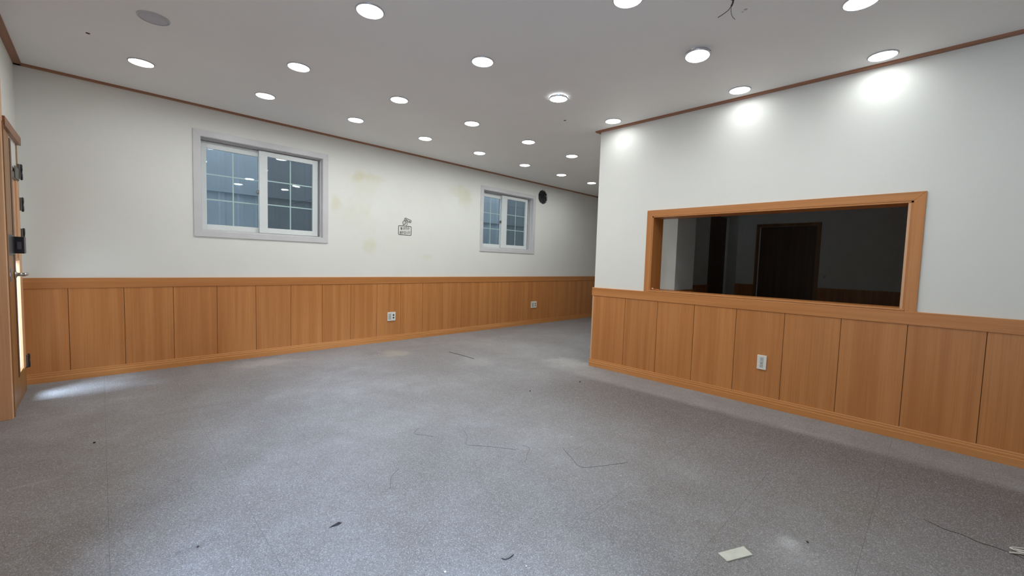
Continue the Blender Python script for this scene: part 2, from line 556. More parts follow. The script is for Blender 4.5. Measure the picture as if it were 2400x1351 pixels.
wainscot_x(wallA, A, D, 8.9, -0.2073, 0.3542)
prism('baseboard_front', skirting_prof(-1), 'X', D, 8.9, M['skirt_x'], None, (0, A, 0), 'structure')
CR = [(0, 0), (-.045, 0), (-.045, -.004), (-.040, -.012), (0, -.012)]
prism('trim_1', [(u, v + H) for u, v in CR], 'X', D, 8.9, M['crown_x'], None, (0, A, 0), 'structure')

# ---- wall C : hatch wall
HY0, HY1, HZ0, HZ1 = 0.143, 2.022, 0.895, 1.640
wallC = boxes('wall_right', [(C, C + T, YB, HY0, 0, H), (C, C + T, HY1, CY, 0, H), (C, C + T, HY0, HY1, 0, HZ0), (C, C + T, HY0, HY1, HZ1, H)],
              M['paint'], kind='structure')
pitch = 0.3605
g = .0018
zb, zr, zt = .085, .799, .889
boxes('board_backing', [(C - .004, C, YB, CY, .02, zt - .01)], M['groove'], wallC)
bm = bmesh.new(); box_into(bm, -.010, -.003, -pitch + g, -g, zb - .02, zr + .02, bev=.0012)
me = mesh_of(bm); me.materials.append(M['wood_v'])
boxes('board', [(-.010, -.003, g, CY - .004 - 2.2815, zb - .02, zr + .02)], M['wood_v'], wallC, (C, 2.2815, 0))
for k in range(9):
    o = bpy.data.objects.new('board', me); COL.objects.link(o); o.location = (C, 2.2815 - k * pitch, 0); o.parent = wallC
boxes('board', [(-.010, -.003, YB, 2.2815 - 9 * pitch - g, zb - .02, zr + .02)], M['wood_v'], wallC, (C, 0, 0))
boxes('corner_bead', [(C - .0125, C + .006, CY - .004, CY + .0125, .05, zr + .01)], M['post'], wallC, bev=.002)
pr = [(0, zr), (-.015, zr), (-.0175, zr + .002), (-.0175, zt - .004), (-.0135, zt), (0, zt)]
prism('dado_rail', pr, 'Y', YB, CY + .018, M['wood_y'], wallC, (C, 0, 0))
prism('dado_rail', [(-u, v) for u, v in pr], 'X', C - .010, C + T, M['wood_x'], wallC, (0, CY, 0))
prism('baseboard_right', skirting_prof(-1), 'Y', YB, CY + .020, M['skirt_y'], None, (C, 0, 0), 'structure')
prism('trim_2', [(u, v + H) for u, v in CR], 'Y', YB, CY + .045, M['crown_y'], None, (C, 0, 0), 'structure')
# wall returning behind the corner (corridor side)
wallI = boxes('wall_inner', [(C + T, 4.58, CY - .15, CY, 2.1, H), (4.58, 6.80, CY - .15, CY, 0, H), (7.62, XE, CY - .15, CY, 0, H), (6.80, 7.62, CY - .15, CY, 2.0, H)], M['paint'], kind='structure')
prism('baseboard_inner', [(-u, v) for u, v in skirting_prof(-1)], 'X', 4.58, 6.80, M['skirt_x'], None, (0, CY, 0), 'structure')
prism('trim_3', [(-u, v + H) for u, v in CR], 'X', C, 8.9, M['crown_x'], None, (0, CY, 0), 'structure')
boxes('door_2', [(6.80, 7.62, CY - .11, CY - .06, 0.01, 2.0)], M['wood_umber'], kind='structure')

# hatch opening: liner, casing, bead
hatch = empty('trim_4', (C, (HY0 + HY1) / 2, HZ0)); hatch['kind'] = 'structure'
hx, hy, hz = hatch.location
def hb(name, b, m, bev=0.0):
    return boxes(name, [(b[0] - hx, b[1] - hx, b[2] - hy, b[3] - hy, b[4] - hz, b[5] - hz)], m, hatch, bev=bev)
OY0, OY1, OZ1 = 0.083, 2.079, 1.699
# mitred casing
def mitre(name, pts, m):
    bm = bmesh.new()
    a = [bm.verts.new((C - .013 - hx, y - hy, z - hz)) for y, z in pts]
    b = [bm.verts.new((C - hx, y - hy, z - hz)) for y, z in pts]
    n = len(pts)
    bm.faces.new(a); bm.faces.new(b)
    for i in range(n):
        bm.faces.new((a[i], a[(i + 1) % n], b[(i + 1) % n], b[i]))
    es = [e for e in bm.edges if all(v in a for v in e.verts)]
    bmesh.ops.bevel(bm, geom=es, offset=.0012, segments=1, affect='EDGES')
    return link(name, mesh_of(bm), m, hatch)
e = .0002
mitre('casing', [(OY0, zt), (OY0, OZ1 - e), (HY0, HZ1 - e), (HY0, zt)], M['wood_v'])
mitre('casing', [(OY1, zt), (OY1, OZ1 - e), (HY1, HZ1 - e), (HY1, zt)], M['wood_v'])
mitre('casing', [(OY0 + e, OZ1), (OY1 - e, OZ1), (HY1 - e, HZ1), (HY0 + e, HZ1)], M['wood_y'])
hb('liner', (C - .010, C + T, HY1 - .012, HY1, HZ0, HZ1), M['wood_v'])
hb('liner', (C - .010, C + T, HY0, HY0 + .012, HZ0, HZ1), M['wood_v'])
hb('liner', (C - .010, C + T, HY0, HY1, HZ1 - .012, HZ1), M['wood_y'])
hb('sill', (C - .016, C + T, HY0, HY1, HZ0 - .004, HZ0 + .010), M['wood_y'], .002)
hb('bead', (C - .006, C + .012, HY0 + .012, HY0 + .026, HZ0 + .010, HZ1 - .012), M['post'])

# small turned wooden peg lying on the sill
peg = empty('wooden_peg', (C + .02, 1.975, HZ0 + .010))
tag(peg, 'small round-headed wooden peg lying in the left corner of the hatch sill', 'peg')
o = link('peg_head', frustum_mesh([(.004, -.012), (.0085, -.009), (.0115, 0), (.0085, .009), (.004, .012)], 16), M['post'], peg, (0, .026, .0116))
o.rotation_euler = (math.pi / 2, 0, 0)
o = link('peg_shank', frustum_mesh([(.006, 0), (.006, .055), (.005, .06)], 12), M['wood_v'], peg, (0, .016, .0066))
o.rotation_euler = (math.pi / 2, 0, 0.15)

# ---- dark room behind the hatch
BX = 8.10
wallE = boxes('wall_end', [(XE, XE + .2, CY, A + .2, 0, H), (BX, BX + .1, YB, 1.357, 0, H), (BX, BX + .1, 2.20, CY - .15, 0, H), (BX, BX + .1, 1.357, 2.20, 1.88, H)], M['paint'], kind='structure')
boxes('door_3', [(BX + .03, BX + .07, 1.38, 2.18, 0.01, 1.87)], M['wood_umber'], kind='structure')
boxes('trim_5', [(BX - .012, BX + .1, 1.32, 1.375, 0, 1.92), (BX - .012, BX + .1, 2.185, 2.235, 0, 1.92), (BX - .012, BX + .1, 1.375, 2.185, 1.872, 1.92)], M['wood_dark'], kind='structure')
boxes('dado_panel', [(BX - .012, BX, YB, 1.32, 0, .885)], M['wood_v'], wallE)
boxes('dado_panel', [(BX - .012, BX, 2.235, CY - .15, 0, .885)], M['wood_v'], wallE)
pier = boxes('wall_pier', [(4.58, 5.075, 2.055, CY - .15, 0, H)], M['paint'], kind='structure')
boxes('dado_panel', [(4.568, 5.087, 2.043, 2.055, 0, .885), (4.568, 4.58, 2.055, CY - .15, 0, .885), (5.075, 5.087, 2.055, CY - .15, 0, .885)], M['wood_v'], pier)
boxes('dado_panel', [(5.087, 6.80, CY - .162, CY - .15, 0, .885)], M['wood_v'], wallI)
sw = empty('light_switch', (BX, 1.24, 1.055))
tag(sw, 'small white wall switch beside the dark doorway seen through the hatch', 'switch')
boxes('plate', [(-.010, 0, -.035, .035, -.06, .06)], M['white_pl'], sw, bev=.002)
boxes('rocker', [(-.014, -.010, -.012, .012, -.02, .02)], M['grey_pl'], sw, bev=.001)

# ---- wall behind the camera
wallB = boxes('wall_back', [(XL - .2, XE, YB - .2, YB, 0, H)], M['paint'], kind='structure')
boxes('dado_panel', [(XL, C, YB, YB + .012, 0, .885)], M['wood_v'], wallB)

# ---- left wall: door bay, then shop front towards the camera
wallD = boxes('wall_left', [(D - .2, D, YP + .08, 5.06, 1.985, H), (D - .2, D, 5.06, A, 0, H), (D - .2, D, YB, YP + .08, 2.28, H), 
                            (XL - .2, XL, .66, YP, 0, 2.28), (XL - .2, XL, YB, -1.6, 0, 2.28)],
              M['paint'], kind='structure')
boxes('dado_panel', [(XL, XL + .012, .70, YP, 0, .885)], M['wood_v'], wallD)
prism('trim_6', [(-u, v + H) for u, v in CR], 'Y', YB, A, M['crown_y'], None, (D, 0, 0), 'structure')
# shop front window beside / behind the camera
win3 = empty('window_3', (XL, 0, .3)); win3['kind'] = 'structure'
fr = [(-.06, .0, -1.6, .66, -.3, -.2), (-.06, .0, -1.6, .66, 1.9, 1.98)]
for yy in (-1.6, -.5, .6):
    fr.append((-.06, 0, yy, yy + .06, -.2, 1.9))
boxes('frame', fr, M['wood_v'], win3)
for yy in (-1.54, -.44):
    boxes('pane', [(-.034, -.028, yy, yy + 1.04, -.2, 1.9)], M['glass'], win3)
# door post standing proud of the wall
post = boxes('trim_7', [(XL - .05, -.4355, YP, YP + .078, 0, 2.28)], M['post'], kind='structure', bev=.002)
boxes('stop_bead', [(-.4355, -.431, YP + .052, YP + .078, 0, 1.95)], M['wood_dark'], post)

# door
DX = -0.440
door = empty('door_1', (DX, YP + .08, 0)); door['kind'] = 'structure'
def dd(name, b, m, parent=door, bev=0.0):
    return boxes(name, [(b[0] - DX, b[1] - DX, b[2] - YP - .08, b[3] - YP - .08, b[4], b[5])], m, parent, bev=bev)
dz1 = 1.64
dd('stile', (DX - .04, DX, YP + .08, 4.60, .008, 1.93), M['wood_dark'], bev=.002)
dd('gasket', (DX - .03, DX + .003, 4.60, 4.665, .20, 1.90), M['wood_umber'])
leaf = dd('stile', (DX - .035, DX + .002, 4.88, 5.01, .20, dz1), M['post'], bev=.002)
dd('hinge_post', (DX - .05, DX - .004, 5.01, 5.062, .008, 1.93), M['wood_dark'])
dd('bottom_rail', (DX - .035, DX, 4.60, 5.01, .008, .215), M['wood_dark'], bev=.002)
dd('glass_pane', (DX - .020, DX - .012, 4.665, 4.88, .215, 1.05), M['film'])
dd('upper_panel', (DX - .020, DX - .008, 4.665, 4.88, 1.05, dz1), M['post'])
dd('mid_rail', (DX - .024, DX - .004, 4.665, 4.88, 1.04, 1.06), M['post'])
dd('top_rail', (DX - .035, DX + .001, 4.60, 5.01, dz1, dz1 + .05), M['hinge'])
dd('transom_panel', (DX - .025, DX - .008, 4.60, 5.01, dz1 + .05, 1.93), M['paint'])
boxes('trim_8', [(D - .02, -.424, YP + .08, 5.075, 1.930, 1.990)], M['crown_y'], kind='structure', bev=.002)
for hz_, hh in ((1.725, .055), (1.475, .05), (1.23, .055), (.235, .05)):
    hg = dd('hinge', (DX - .004, DX + .010, 5.012, 5.055, hz_ - hh, hz_ + hh), M['hinge'], bev=.001)
    me = frustum_mesh([(.004, -hh - .006), (.008, -hh), (.008, -.012), (.0065, -.010), (.0065, .010), (.008, .012), (.008, hh), (.004, hh + .006)], 12)
    link('hinge_pin', me, M['black'], hg, (DX + .012 - DX, 5.066 - YP - .08, hz_))
dd('bracket_plate', (DX + .002, DX + .006, 4.80, 5.01, dz1 + .01, dz1 + .10), M['hinge'])
dd('lock_case', (DX, DX + .008, 4.29, 4.60, 1.085, 1.225), M['black'], bev=.003)
dd('lock_body', (DX, DX + .052, 4.60, 4.70, 1.095, 1.215), M['black'], bev=.004)
dd('lock_button', (DX + .018, DX + .038, 4.5975, 4.602, 1.125, 1.178), M['grey_key'], bev=.001)
dd('latch_catch', (DX + .002, DX + .012, 5.00, 5.04, 1.11, 1.16), M['black'])
rose = link('handle_rose', frustum_mesh([(.026, 0), (.026, .006), (.020, .010), (.012, .012)], 24), M['steel'], door, (0.002, 4.60 - YP - .08, .945))
rose.rotation_euler = (0, math.pi / 2, 0)
neck = link('handle_neck', frustum_mesh([(.0125, 0), (.0125, .045)], 16), M['steel'], rose)
lev = link('lever', tube_mesh(smooth_path([(0, -.012, .044), (0, .02, .046), (0, .06, .046), (0, .100, .046)], 4), .0125, 14), M['steel'], rose)
dd('blue_sticker', (DX, DX + .0015, 4.34, 4.44, .905, .995), M['blue'])
dd('sticker_mark', (DX + .0015, DX + .0025, 4.375, 4.40, .94, .965), M['white_pl'])

# ================================================================ WINDOWS IN WALL A
def build_window(name, X0, gl):
    W_, Hh = 1.194, WZ1 - WZ0
    r = empty(name, (X0, A, WZ0)); r['kind'] = 'structure'
    cw = .058
    bm = bmesh.new()
    def cas(pts):
        a = [bm.verts.new((x, -.012, z)) for x, z in pts]; b = [bm.verts.new((x, .0, z)) for x, z in pts]
        n = len(pts); bm.faces.new(a); bm.faces.new(b)
        for i in range(n): bm.faces.new((a[i], a[(i + 1) % n], b[(i + 1) % n], b[i]))
    o = [(-cw, -cw), (W_ + cw, -cw), (W_ + cw, Hh + cw), (-cw, Hh + cw)]; q = [(0, 0), (W_, 0), (W_, Hh), (0, Hh)]
    for i in range(4):
        j = (i + 1) % 4
        bm2 = bmesh.new()
        pts = [o[i], o[j], q[j], q[i]]
        a = [bm2.verts.new((x, -.012, z)) for x, z in pts]; b = [bm2.verts.new((x, .0, z)) for x, z in pts]
        bm2.faces.new(a); bm2.faces.new(b)
        for k in range(4): bm2.faces.new((a[k], a[(k + 1) % 4], b[(k + 1) % 4], b[k]))
        bmesh.ops.bevel(bm2, geom=[e for e in bm2.edges if all(v in a for v in e.verts)], offset=.0015, segments=1, affect='EDGES')
        link('casing', mesh_of(bm2), M['casing'], r)
    bm.free()
    # reveal / outer frame with tracks
    f = .022
    fr = []
    for (ya, yb, t) in ((-.010, .052, .004), (.052, .060, .016), (.060, .096, .010), (.096, .100, .020), (.100, .138, .010), (.138, .170, .022)):
        fr += [(0, t, ya, yb, 0, Hh), (W_ - t, W_, ya, yb, 0, Hh), (t, W_ - t, ya, yb, 0, t), (t, W_ - t, ya, yb, Hh - t, Hh)]
    boxes('frame', fr, M['casing'], r)
    def sash(x0, x1, y0, gx0, gx1, gz0, gz1, z0, z1):
        y1 = y0 + .030
        s = boxes('sash', [(x0, gx0, y0, y1, z0, z1), (gx1, x1, y0, y1, z0, z1), (gx0, gx1, y0, y1, z0, gz0), (gx0, gx1, y0, y1, gz1, z1)], M['upvc'], r, bev=.0015)
        m = .5 * (gx0 + gx1); mt = .0055
        boxes('glass_pane', [(gx0 - .004, gx1 + .004, y0 + .012, y0 + .016, gz0 - .004, gz1 + .004)], M['glass'], s)
        boxes('muntin', [(m - mt, m + mt, y0 + .018, y0 + .024, gz0, gz1)], M['muntin'], s)
        for k in (1, 2):
            zz = gz0 + (gz1 - gz0) * k / 3
            boxes('muntin', [(gx0, gx1, y0 + .019, y0 + .023, zz - mt, zz + mt)], M['muntin'], s)
        return s
    # left sash runs in the outer track, right sash in the inner one
    z0, z1 = .020, Hh - .024
    sash(.010, gl[0] + .030, .104, gl[2], gl[0], .077, .856, z0, z1)
    s2 = sash(gl[0] - .002, gl[3], .064, gl[1], gl[4], .078, .869, z0, z1)
    lx = gl[0]
    boxes('latch', [(lx - .020, lx - .002, .078, .104, .445, .490), (lx - .026, lx - .004, .066, .080, .455, .478)], M['steel_dull'], r, bev=.003)
    boxes('insect_screen', [(gl[0], W_ - .02, .148, .150, .02, Hh - .02)], M['mesh'], r)
    return r
build_window('window_1', WIN[0][0], (.538, .618, .066, 1.157, 1.098))
build_window('window_2', WIN[1][0], (.482, .601, .060, 1.112, 1.060))

# corrugated steel sheet fence outside the windows
px0, px1 = -1.0, 8.5
bm = bmesh.new()
pitch_c = .20
prev = None
x = px0
prof = []
while x < px1:
    prof += [(x, 0), (x + .055, 0), (x + .072, -.010), (x + .118, -.010), (x + .135, 0)]
    x += pitch_c
prof.append((x, 0))
lo = [bm.verts.new((u, v, 0)) for u, v in prof]
hi = [bm.verts.new((u, v, 3.0)) for u, v in prof]
lo2 = [bm.verts.new((u, v + .004, 0)) for u, v in prof]
hi2 = [bm.verts.new((u, v + .004, 3.0)) for u, v in prof]
for i in range(len(prof) - 1):
    bm.faces.new((lo[i], lo[i + 1], hi[i + 1], hi[i]))
    bm.faces.new((lo2[i], lo2[i + 1], hi2[i + 1], hi2[i]))
fence = empty('steel_fence', (0, A + 1.05, 0))
tag(fence, 'blue-grey ribbed steel sheet fence standing just outside both windows', 'fence')
link('ribbed_sheet', mesh_of(bm), M['steel_sheet'], fence)
boxes('rail', [(px0, px1, -.040, -.016, 1.90, 1.94)], M['steel_sheet'], fence)
boxes('light_block_side', [(-1.0, -.85, A + T, A + 1.05, -.12, 6.5)], M['paint'], kind='structure')  # unseen wall added to keep the door skylight off the fence
boxes('light_block_roof', [(-.94, -.80, 2.5, A + .25, H + .12, 6.0)], M['paint'], kind='structure')  # added above the roof edge, out of view, to block skylight over the roof
boxes('ground', [(px0 - 4, px1, A + .2, A + 3, -.3, -.12), (-6, XL - .25, -6, A + 3, -.3, -.12)], simple('concrete_ground', (.35, .35, .33), .9), kind='structure')

# ================================================================ VENT PLUG
vent = empty('duct_opening', (VX, A + .01, VZ))
tag(vent, 'round soot-dark duct opening high on the wall right of the far window', 'vent')
bm = bmesh.new()
rings = []
for k in range(7):
    rr = VR * 1.0 * (k + 1) / 7
    rings.append([bm.verts.new((rr * math.cos(2 * math.pi * i / 40), .02 + random.uniform(-.012, .012) - (.006 if k > 4 else 0) - (.012 if k == 6 else 0), rr * math.sin(2 * math.pi * i / 40))) for i in range(40)])
cv = bm.verts.new((0, .02, 0))
for i in range(40):
    bm.faces.new((cv, rings[0][i], rings[0][(i + 1) % 40]))
    for k in range(6):
        bm.faces.new((rings[k][i], rings[k][(i + 1) % 40], rings[k + 1][(i + 1) % 40], rings[k + 1][i]))
link('crumpled_plug', mesh_of(bm), M['soot'], vent)
bm = bmesh.new()
ra = []; rb = []
for i in range(48):
    a = 2 * math.pi * i / 48
    ra.append(bm.verts.new((rnd[i] * math.cos(a), -.0108, rnd[i] * math.sin(a))))
    q = rnd[i] * random.uniform(1.015, 1.05)
    rb.append(bm.verts.new((q * math.cos(a), -.0108, q * math.sin(a))))
for i in range(48):
    bm.faces.new((ra[i], ra[(i + 1) % 48], rb[(i + 1) % 48], rb[i]))
link('ragged_edge', mesh_of(bm), M['soot'], vent)

# ================================================================ DOWNLIGHTS
rim_me = frustum_mesh([(.0745, -.001), (.0745, -.0065), (.0775, -.0080), (.0815, -.0045), (.0830, 0)], 40, False, False)
rim_me.materials.append(M['rim'])
dif_me = frustum_mesh([(.0748, -.0010), (.0745, -.0055), (.066, -.0085), (.045, -.0098), (.020, -.0102), (.004, -.0103)], 40, False, True)
dif_me.materials.append(M['lit'])
dif_soft = dif_me.copy(); dif_soft.materials.clear(); dif_soft.materials.append(M['lit_soft'])
dif_off = frustum_mesh([(.0748, -.0010), (.0745, -.0045), (.066, -.0058), (.045, -.0062), (.020, -.0064), (.004, -.0065)], 40, False, True)
dif_off.materials.append(M['unlit'])
ORD = ['leftmost', 'second from the left', 'third from the left', 'fourth from the left', 'fifth from the left', 'sixth from the left', 'seventh from the left', 'eighth and farthest']
def downlight(x, y, label, group, lit=True, k=1.0, tilt=(0, 0, 0), drop=0.0, col=(0.93, 0.98, 1.0)):
    o = empty('downlight', (x, y, H - drop), tilt)
    tag(o, label, 'ceiling light', group)
    r = bpy.data.objects.new('rim', rim_me); COL.objects.link(r); r.parent = o
    d = bpy.data.objects.new('diffuser', (dif_soft if k < .4 else dif_me) if lit else dif_off); COL.objects.link(d); d.parent = o
    if lit:
        l = bpy.data.lights.new('lamp', 'AREA'); l.shape = 'DISK'; l.size = .14
        l.energy = LAMP_W * k; l.color = col; l.spread = math.radians(172)
        lo_ = bpy.data.objects.new('lamp', l); COL.objects.link(lo_); lo_.parent = o; lo_.location = (0, 0, -.0125)
    return o
G = 'round white downlights set in the ceiling'
row1 = [0.257, 1.111, 1.964, 2.822, 3.675, 4.559, 5.427, 6.286]
for i, x in enumerate(row1):
    downlight(x, 4.432, 'lit round downlight, %s in the row nearest the window wall' % ORD[i], G, k=(.5 if i == 0 else .7 if i == 7 else 1))
row2 = [1.125, 1.987, 2.842, 3.718, 4.574]
downlight(0.269, 3.545, 'unlit grey round downlight near the top left corner of the ceiling', G, lit=False)
for i, x in enumerate(row2):
    downlight(x, 3.566, 'lit round downlight, %s lit one in the second row from the window wall' % ['first', 'second', 'third', 'fourth', 'last'][i], G)
downlight(1.167, 2.451, 'large bright downlight near the top edge left of centre', G)
downlight(2.022, 2.430, 'bright downlight in the upper middle of the ceiling, left of the chrome-trimmed one', G)
dl = downlight(2.897, 2.431, 'lit downlight with chrome trim showing behind it, left of the hatch wall corner', G, tilt=(.02, -.02, 0), drop=.012)
link('chrome_ring', frustum_mesh([(.079, .011), (.079, 0), (.074, -.002)], 40, False, False), M['chrome'], dl)
downlight(3.727, 2.399, 'lit downlight closest to the free corner of the hatch wall', G, k=.27)
downlight(2.088, 1.284, 'downlight cut by the top edge of the picture, centre right', G)
dl = downlight(2.917, 1.237, 'downlight hanging slightly out of its hole with a chrome ring and dark gap', G, tilt=(-.03, .10, 0), drop=.020)
link('chrome_ring', frustum_mesh([(.077, .022), (.0765, .004), (.083, .001), (.083, -.004), (.0745, -.007)], 40, False, False), M['chrome'], dl)
boxes('spring_clip', [(-.080, -.066, -.012, .012, .004, .030)], M['white_pl'], dl)
link('hole_edge', frustum_mesh([(.080, -.0015), (.080, 0)], 32), M['hole'], dl, (0, 0, .0215))
downlight(3.745, 1.226, 'lit downlight in the middle of the row hugging the hatch wall', G, k=.27)
downlight(2.946, 0.384, 'bright downlight cut by the top edge of the picture at the right', G)
downlight(3.764, 0.352, 'lit downlight nearest the right edge, hugging the hatch wall', G, k=.27)
for x, y, wh in ((1.2, 1.25, 'left of the hanging wires'), (2.08, .38, 'right of the hanging wires')):
    downlight(x, y, 'lit downlight just above the top edge of the picture, ' + wh, G, k=.8)

# cut wires hanging from the ceiling
cw_ = empty('hanging_wires', (2.470, 0.870, H))
tag(cw_, 'two cut wires dangling from a small hole in the ceiling', 'wire')
link('sheath', tube_mesh([(0, 0, 0), (.001, .002, -.02), (.004, .010, -.034)], .0045, 8), M['black'], cw_)
link('wire', tube_mesh(smooth_path([(.004, .010, -.032), (.004, .024, -.048), (-.004, .048, -.064), (-.016, .070, -.078)], 5), .0019, 6), M['black'], cw_)
link('wire', tube_mesh(smooth_path([(.004, .010, -.032), (.010, .012, -.056), (.014, .006, -.082), (.026, -.006, -.100)], 5), .0019, 6), M['wire_grey'], cw_)

# ================================================================ OUTLETS
def outlet(x, y, z, axis, label, wd=.125, sockets=2):
    """axis 'A': on the window wall looking -y; 'C': on the hatch wall looking -x"""
    o = empty('wall_outlet', (x, y, z), (0, 0, 0 if axis == 'A' else -math.pi / 2))
    tag(o, label, 'outlet', 'white wall outlets in the wood panelling')
    h = wd / 2
    boxes('plate', [(-h, h, -.011, 0, -.06, .06)], M['white_pl'], o, bev=.003)
    for k in range(sockets):
        cx = (k - (sockets - 1) / 2) * wd * .46
        s = boxes('socket_insert', [(cx - wd * .17, cx + wd * .17, -.0125, -.011, -.042, .042)], M['grey_pl'] if k == 0 else M['white_pl'], o)
        for zz in ((-.018, .018) if k else (.0,)):
            me = frustum_mesh([(.0125 if k else .008, 0), (.0125 if k else .008, .0008)], 20)
            q = link('socket_hole', me, M['black'] if k else M['grey_pl'], s, (cx, -.0126, zz))
            q.rotation_euler = (math.pi / 2, 0, 0)
    return o
outlet(5.735, A - .010, .365, 'A', 'white double outlet low on the wall panelling under the far window', .150)
outlet(2.84, A - .010, .345, 'A', 'white outlet on the window wall panelling, between the two windows', .120)
outlet(C - .010, .98, .37, 'C', 'white outlet on the hatch wall panelling below the hatch', .070, 1)

# ================================================================ WALL DECAL
dec = empty('wall_sticker', (3.037, A - .0004, 1.55))
tag(dec, 'black line sticker with Korean lettering on the wall between the windows', 'sticker')
def uv2(u, v):
    X = 2.937 + (u - 565) / 525 * .200
    Z = 1.597 - (v - 665 - (u - 565) * .06) / 345 * .122
    return X - 3.037, Z - 1.55
def stroke(pts, wd, closed=False, name='outline', m=None):
    P = [Vector((*uv2(u, v),)) for u, v in pts]
    bm = bmesh.new(); n_ = len(P); L = []
    for i in range(n_):
        a = P[(i - 1) % n_] if (closed or i > 0) else P[i]
        b = P[(i + 1) % n_] if (closed or i < n_ - 1) else P[i]
        t = (b - a).normalized(); nn = Vector((-t.y, t.x)) * wd * .5
        L.append((bm.verts.new((P[i].x + nn.x, -.0006, P[i].y + nn.y)), bm.verts.new((P[i].x - nn.x, -.0006, P[i].y - nn.y))))
    rg = range(n_) if closed else range(n_ - 1)
    for i in rg:
        a, b = L[i], L[(i + 1) % n_]
        bm.faces.new((a[0], b[0], b[1], a[1]))
    return link(name, mesh_of(bm), m or M['ink'], dec)
def rrect(cx, cy, w_, h_, r, rot=0, skew=0):
    pts = []
    for qx, qy, a0 in ((1, -1, -90), (1, 1, 0), (-1, 1, 90), (-1, -1, 180)):
        for k in range(6):
            a = math.radians(a0 + 18 * k)
            x_ = qx * (w_ / 2 - r) + r * math.cos(a); y_ = qy * (h_ / 2 - r) + r * math.sin(a)
            c_, s_ = math.cos(rot), math.sin(rot)
            pts.append((cx + x_ * c_ - y_ * s_, cy + x_ * s_ + y_ * c_))
    return pts
# in the drawing v grows downwards
bx = [(u, v + (u - 827) * .065) for u, v in rrect(827, 852, 520, 348, 38)]
stroke(bx, .0085, True)
stroke([(795 + 64 * math.cos(a / 24 * 6.2832), 548 + 72 * math.sin(a / 24 * 6.2832)) for a in range(24)], .0075, True)
stroke(rrect(940, 452, 285, 98, 26, math.radians(21)), .0075, True)
stroke([(832, 402), (870, 425), (905, 447), (948, 462)], .010)
stroke([(978, 476), (1010, 487), (1048, 500)], .010)
stroke([(752, 608), (750, 640), (745, 672)], .0065)
stroke([(915, 520), (925, 560), (920, 605), (890, 640), (878, 676)], .0065)
stroke([(868, 560), (890, 540), (908, 548)], .0065)
stroke([(768, 530), (769, 556)], .006, name='face_line'); stroke([(818, 530), (815, 560)], .005, name='face_line')
stroke([(776, 586), (795, 592), (812, 580)], .005, name='face_line')
def lettering(body, u0, u1, v0, v1, off):
    cu = bpy.data.curves.new('lettering', 'FONT'); cu.body = body; cu.size = 1; cu.offset = off
    cu.resolution_u = 2
    t = bpy.data.objects.new('t', cu); COL.objects.link(t)
    dg = bpy.context.evaluated_depsgraph_get()
    me = bpy.data.meshes.new_from_object(t.evaluated_get(dg))
    bpy.data.objects.remove(t)
    xs = [v.co.x for v in me.vertices]; ys = [v.co.y for v in me.vertices]
    if not xs: return
    for v in me.vertices:
        fx = (v.co.x - min(xs)) / (max(xs) - min(xs)); fy = (v.co.y - min(ys)) / (max(ys) - min(ys))
        v.co = Vector((fx, fy, 0))
    for v in me.vertices:
        u = u0 + v.co.x * (u1 - u0); vv = v1 + v.co.y * (v0 - v1)
        X, Z = uv2(u, vv + (u - 827) * .01)
        v.co = Vector((X, -.0006, Z))
    link('lettering', me, M['ink'], dec)
lettering('물,반찬은', 640, 1018, 712, 834, .016)
lettering('셀프입니다', 610, 1045, 870, 985, .016)

# ================================================================ THINGS ON THE FLOOR
# cream card
bm = bmesh.new()
pts = [(1.738, .543), (1.856, .484), (1.834, .444), (1.717, .500)]
cx = sum(p[0] for p in pts) / 4; cy = sum(p[1] for p in pts) / 4
a = [bm.verts.new((x - cx, y - cy, .0045 + (.003 if i == 1 else 0))) for i, (x, y) in enumerate(pts)]
b = [bm.verts.new((x - cx, y - cy, .0005 + (.003 if i == 1 else 0))) for i, (x, y) in enumerate(pts)]
bm.faces.new(a); bm.faces.new(b)
for i in range(4): bm.faces.new((a[i], a[(i + 1) % 4], b[(i + 1) % 4], b[i]))
o = link('card', mesh_of(bm), M['card'], None, (cx, cy, 0))
tag(o, 'flat cream-coloured card lying on the speckled floor at lower right', 'card')
# dried leaf
bm = bmesh.new()
out_ = [(-.030, -.016), (-.012, -.003), (-.004, .010), (.006, .016), (.012, .026), (.016, .014), (.026, .018), (.020, .006), (.010, -.004), (-.006, -.010)]
c0 = bm.verts.new((.004, .004, .009))
vv = [bm.verts.new((x, y, .001 + .004 * (i % 2))) for i, (x, y) in enumerate(out_)]
vb = [bm.verts.new((x, y, .0003)) for x, y in out_]
for i in range(len(vv)):
    j = (i + 1) % len(vv)
    bm.faces.new((c0, vv[i], vv[j])); bm.faces.new((vv[i], vv[j], vb[j], vb[i]))
o = link('dried_leaf', mesh_of(bm), M['leaf'], None, (.690, 1.724, 0))
o.rotation_euler = (0, 0, -.55); o.scale = (.85, .85, .85)
tag(o, 'small curled black leaf on the floor left of centre near the bottom', 'leaf')
# black wire scrap
o = link('wire_scrap', tube_mesh(smooth_path([(-.022, .010, .002), (-.012, -.002, .002), (.006, -.005, .0025), (.028, .0, .003)], 5), .0016, 6), M['leaf'], None, (1.096, 1.090, 0))
o.rotation_euler = (0, 0, -.15)
tag(o, 'short bent black wire scrap on the floor at bottom centre', 'wire')
# straight dark rod
p0 = Vector((3.065, 4.190, .004)); p1 = Vector((3.083, 3.722, .004))
mid = (p0 + p1) / 2
o = link('thin_rod', tube_mesh([p0 - mid + Vector((0, 0, 0)), Vector((.008, 0, 0)), p1 - mid], .0024, 6), M['hair'], None, mid)
tag(o, 'thin dark straight rod lying on the floor in front of the window wall', 'rod')
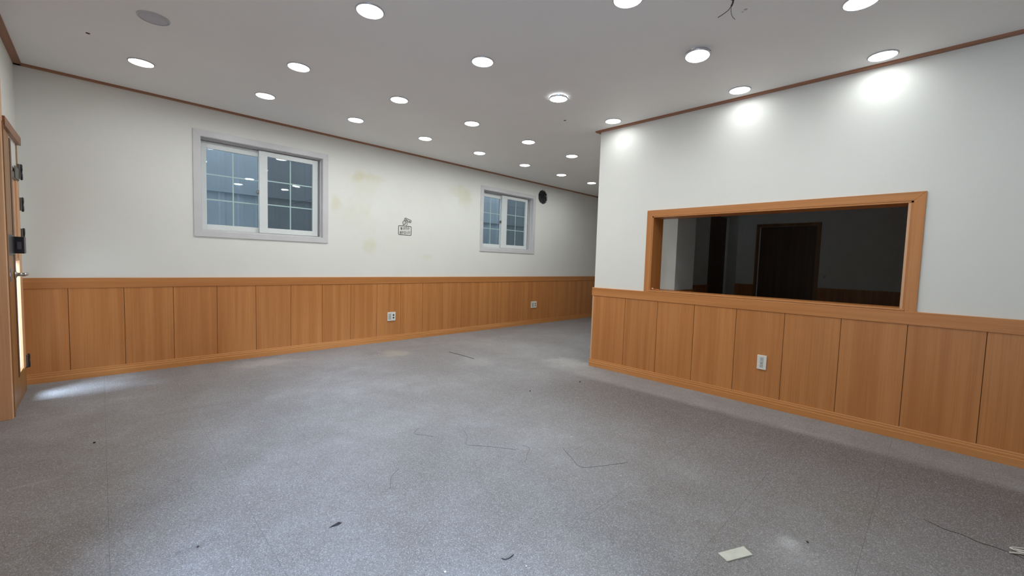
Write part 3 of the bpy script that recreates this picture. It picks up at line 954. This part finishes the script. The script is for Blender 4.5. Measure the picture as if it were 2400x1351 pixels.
# hair strands
hairs = [[(1.514, 2.392), (1.440, 2.335), (1.475, 2.27), (1.509, 2.215)],
         [(1.72, 2.16), (1.672, 2.068), (1.60, 1.99), (1.624, 1.943), (1.692, 1.861), (1.783, 1.729)],
         [(1.856, 1.744), (1.86, 1.69), (1.793, 1.645), (1.705, 1.581)],
         [(2.02, 1.56), (1.952, 1.436), (1.906, 1.341), (1.98, 1.28), (2.156, 1.19)],
         [(1.13, 1.98), (1.06, 1.93), (1.0, 1.83)]]
hl = ['tangled dark thread near the middle of the floor, uppermost and leftmost of the threads', 'long wavy dark thread across the middle of the floor',
      'short hooked dark thread right of the long wavy one', 'wavy dark thread lying nearest the hatch wall', 'short straight dark thread left of the long wavy one']
for hp, lb in zip(hairs, hl):
    c_ = Vector((sum(p[0] for p in hp) / len(hp), sum(p[1] for p in hp) / len(hp), 0))
    o = link('thread', tube_mesh(smooth_path([(x - c_.x, y - c_.y, .0010) for x, y in hp], 6), .00075, 5), M['hair'], None, c_)
    tag(o, lb, 'thread', 'dark threads on the floor')
# bundle of cream cord at the right edge
cc = empty('cord_bundle', (2.690, -.330, 0))
tag(cc, 'small tangle of cream cord on the floor at the right edge', 'cord')
for pts in ([(-.030, .045, .004), (-.005, .010, .005), (.020, -.040, .006), (.040, -.10, .005)],
            [(.016, .040, .004), (-.004, .012, .010), (.006, -.030, .012), (.040, -.060, .010), (.060, -.02, .006), (.035, .024, .005), (.018, .040, .004)],
            [(-.042, -.004, .004), (-.030, -.030, .005), (-.012, -.070, .006), (.0, -.12, .004)],
            [(.000, .030, .012), (.012, -.01, .016), (.050, -.050, .014), (.09, -.08, .004)]):
    link('cord', tube_mesh(smooth_path(pts, 6), .0034, 7), M['cord'], cc)
# crumbs
def crumb(x, y, r, m, label, name='crumb'):
    bm = bmesh.new(); bmesh.ops.create_icosphere(bm, subdivisions=1, radius=r)
    for v in bm.verts:
        v.co *= random.uniform(.7, 1.25); v.co.z *= .6
    zmin = min(v.co.z for v in bm.verts)
    for v in bm.verts: v.co.z -= zmin
    o = link(name, mesh_of(bm), m, None, (x, y, 0))
    tag(o, label, 'crumb', 'crumbs scattered on the floor')
crumb(.876, 1.192, .0045, M['crumb'], 'white crumb at the very bottom, left of the black wire scrap')
crumb(1.118, 1.012, .0035, M['crumb'], 'white crumb at the very bottom, right of the black wire scrap')
crumb(2.19, 1.62, .006, M['crumb'], 'white crumb between the threads and the hatch wall')
crumb(1.99, 1.13, .005, M['crumb'], 'white crumb at the end of the thread nearest the hatch wall')
crumb(2.317, 4.55, .007, M['crumb'], 'tiny white crumb close to the foot of the window wall')
crumb(3.29, 2.36, .008, M['dirt'], 'black crumb just beyond the free corner of the hatch wall')
crumb(2.70, 2.47, .007, M['dirt'], 'dark crumb on open floor left of the hatch wall')
crumb(2.10, .31, .005, M['dirt'], 'black crumb right of the cream card')
crumb(-.05, 3.42, .007, M['dirt'], 'dark flake on the floor straight out from the door post')
crumb(.245, 1.94, .005, M['dirt'], 'brown flake on the floor near the bottom, left of the black leaf')
crumb(-.43, 3.50, .008, M['dirt'], 'dark crumb at the left edge below the door post')
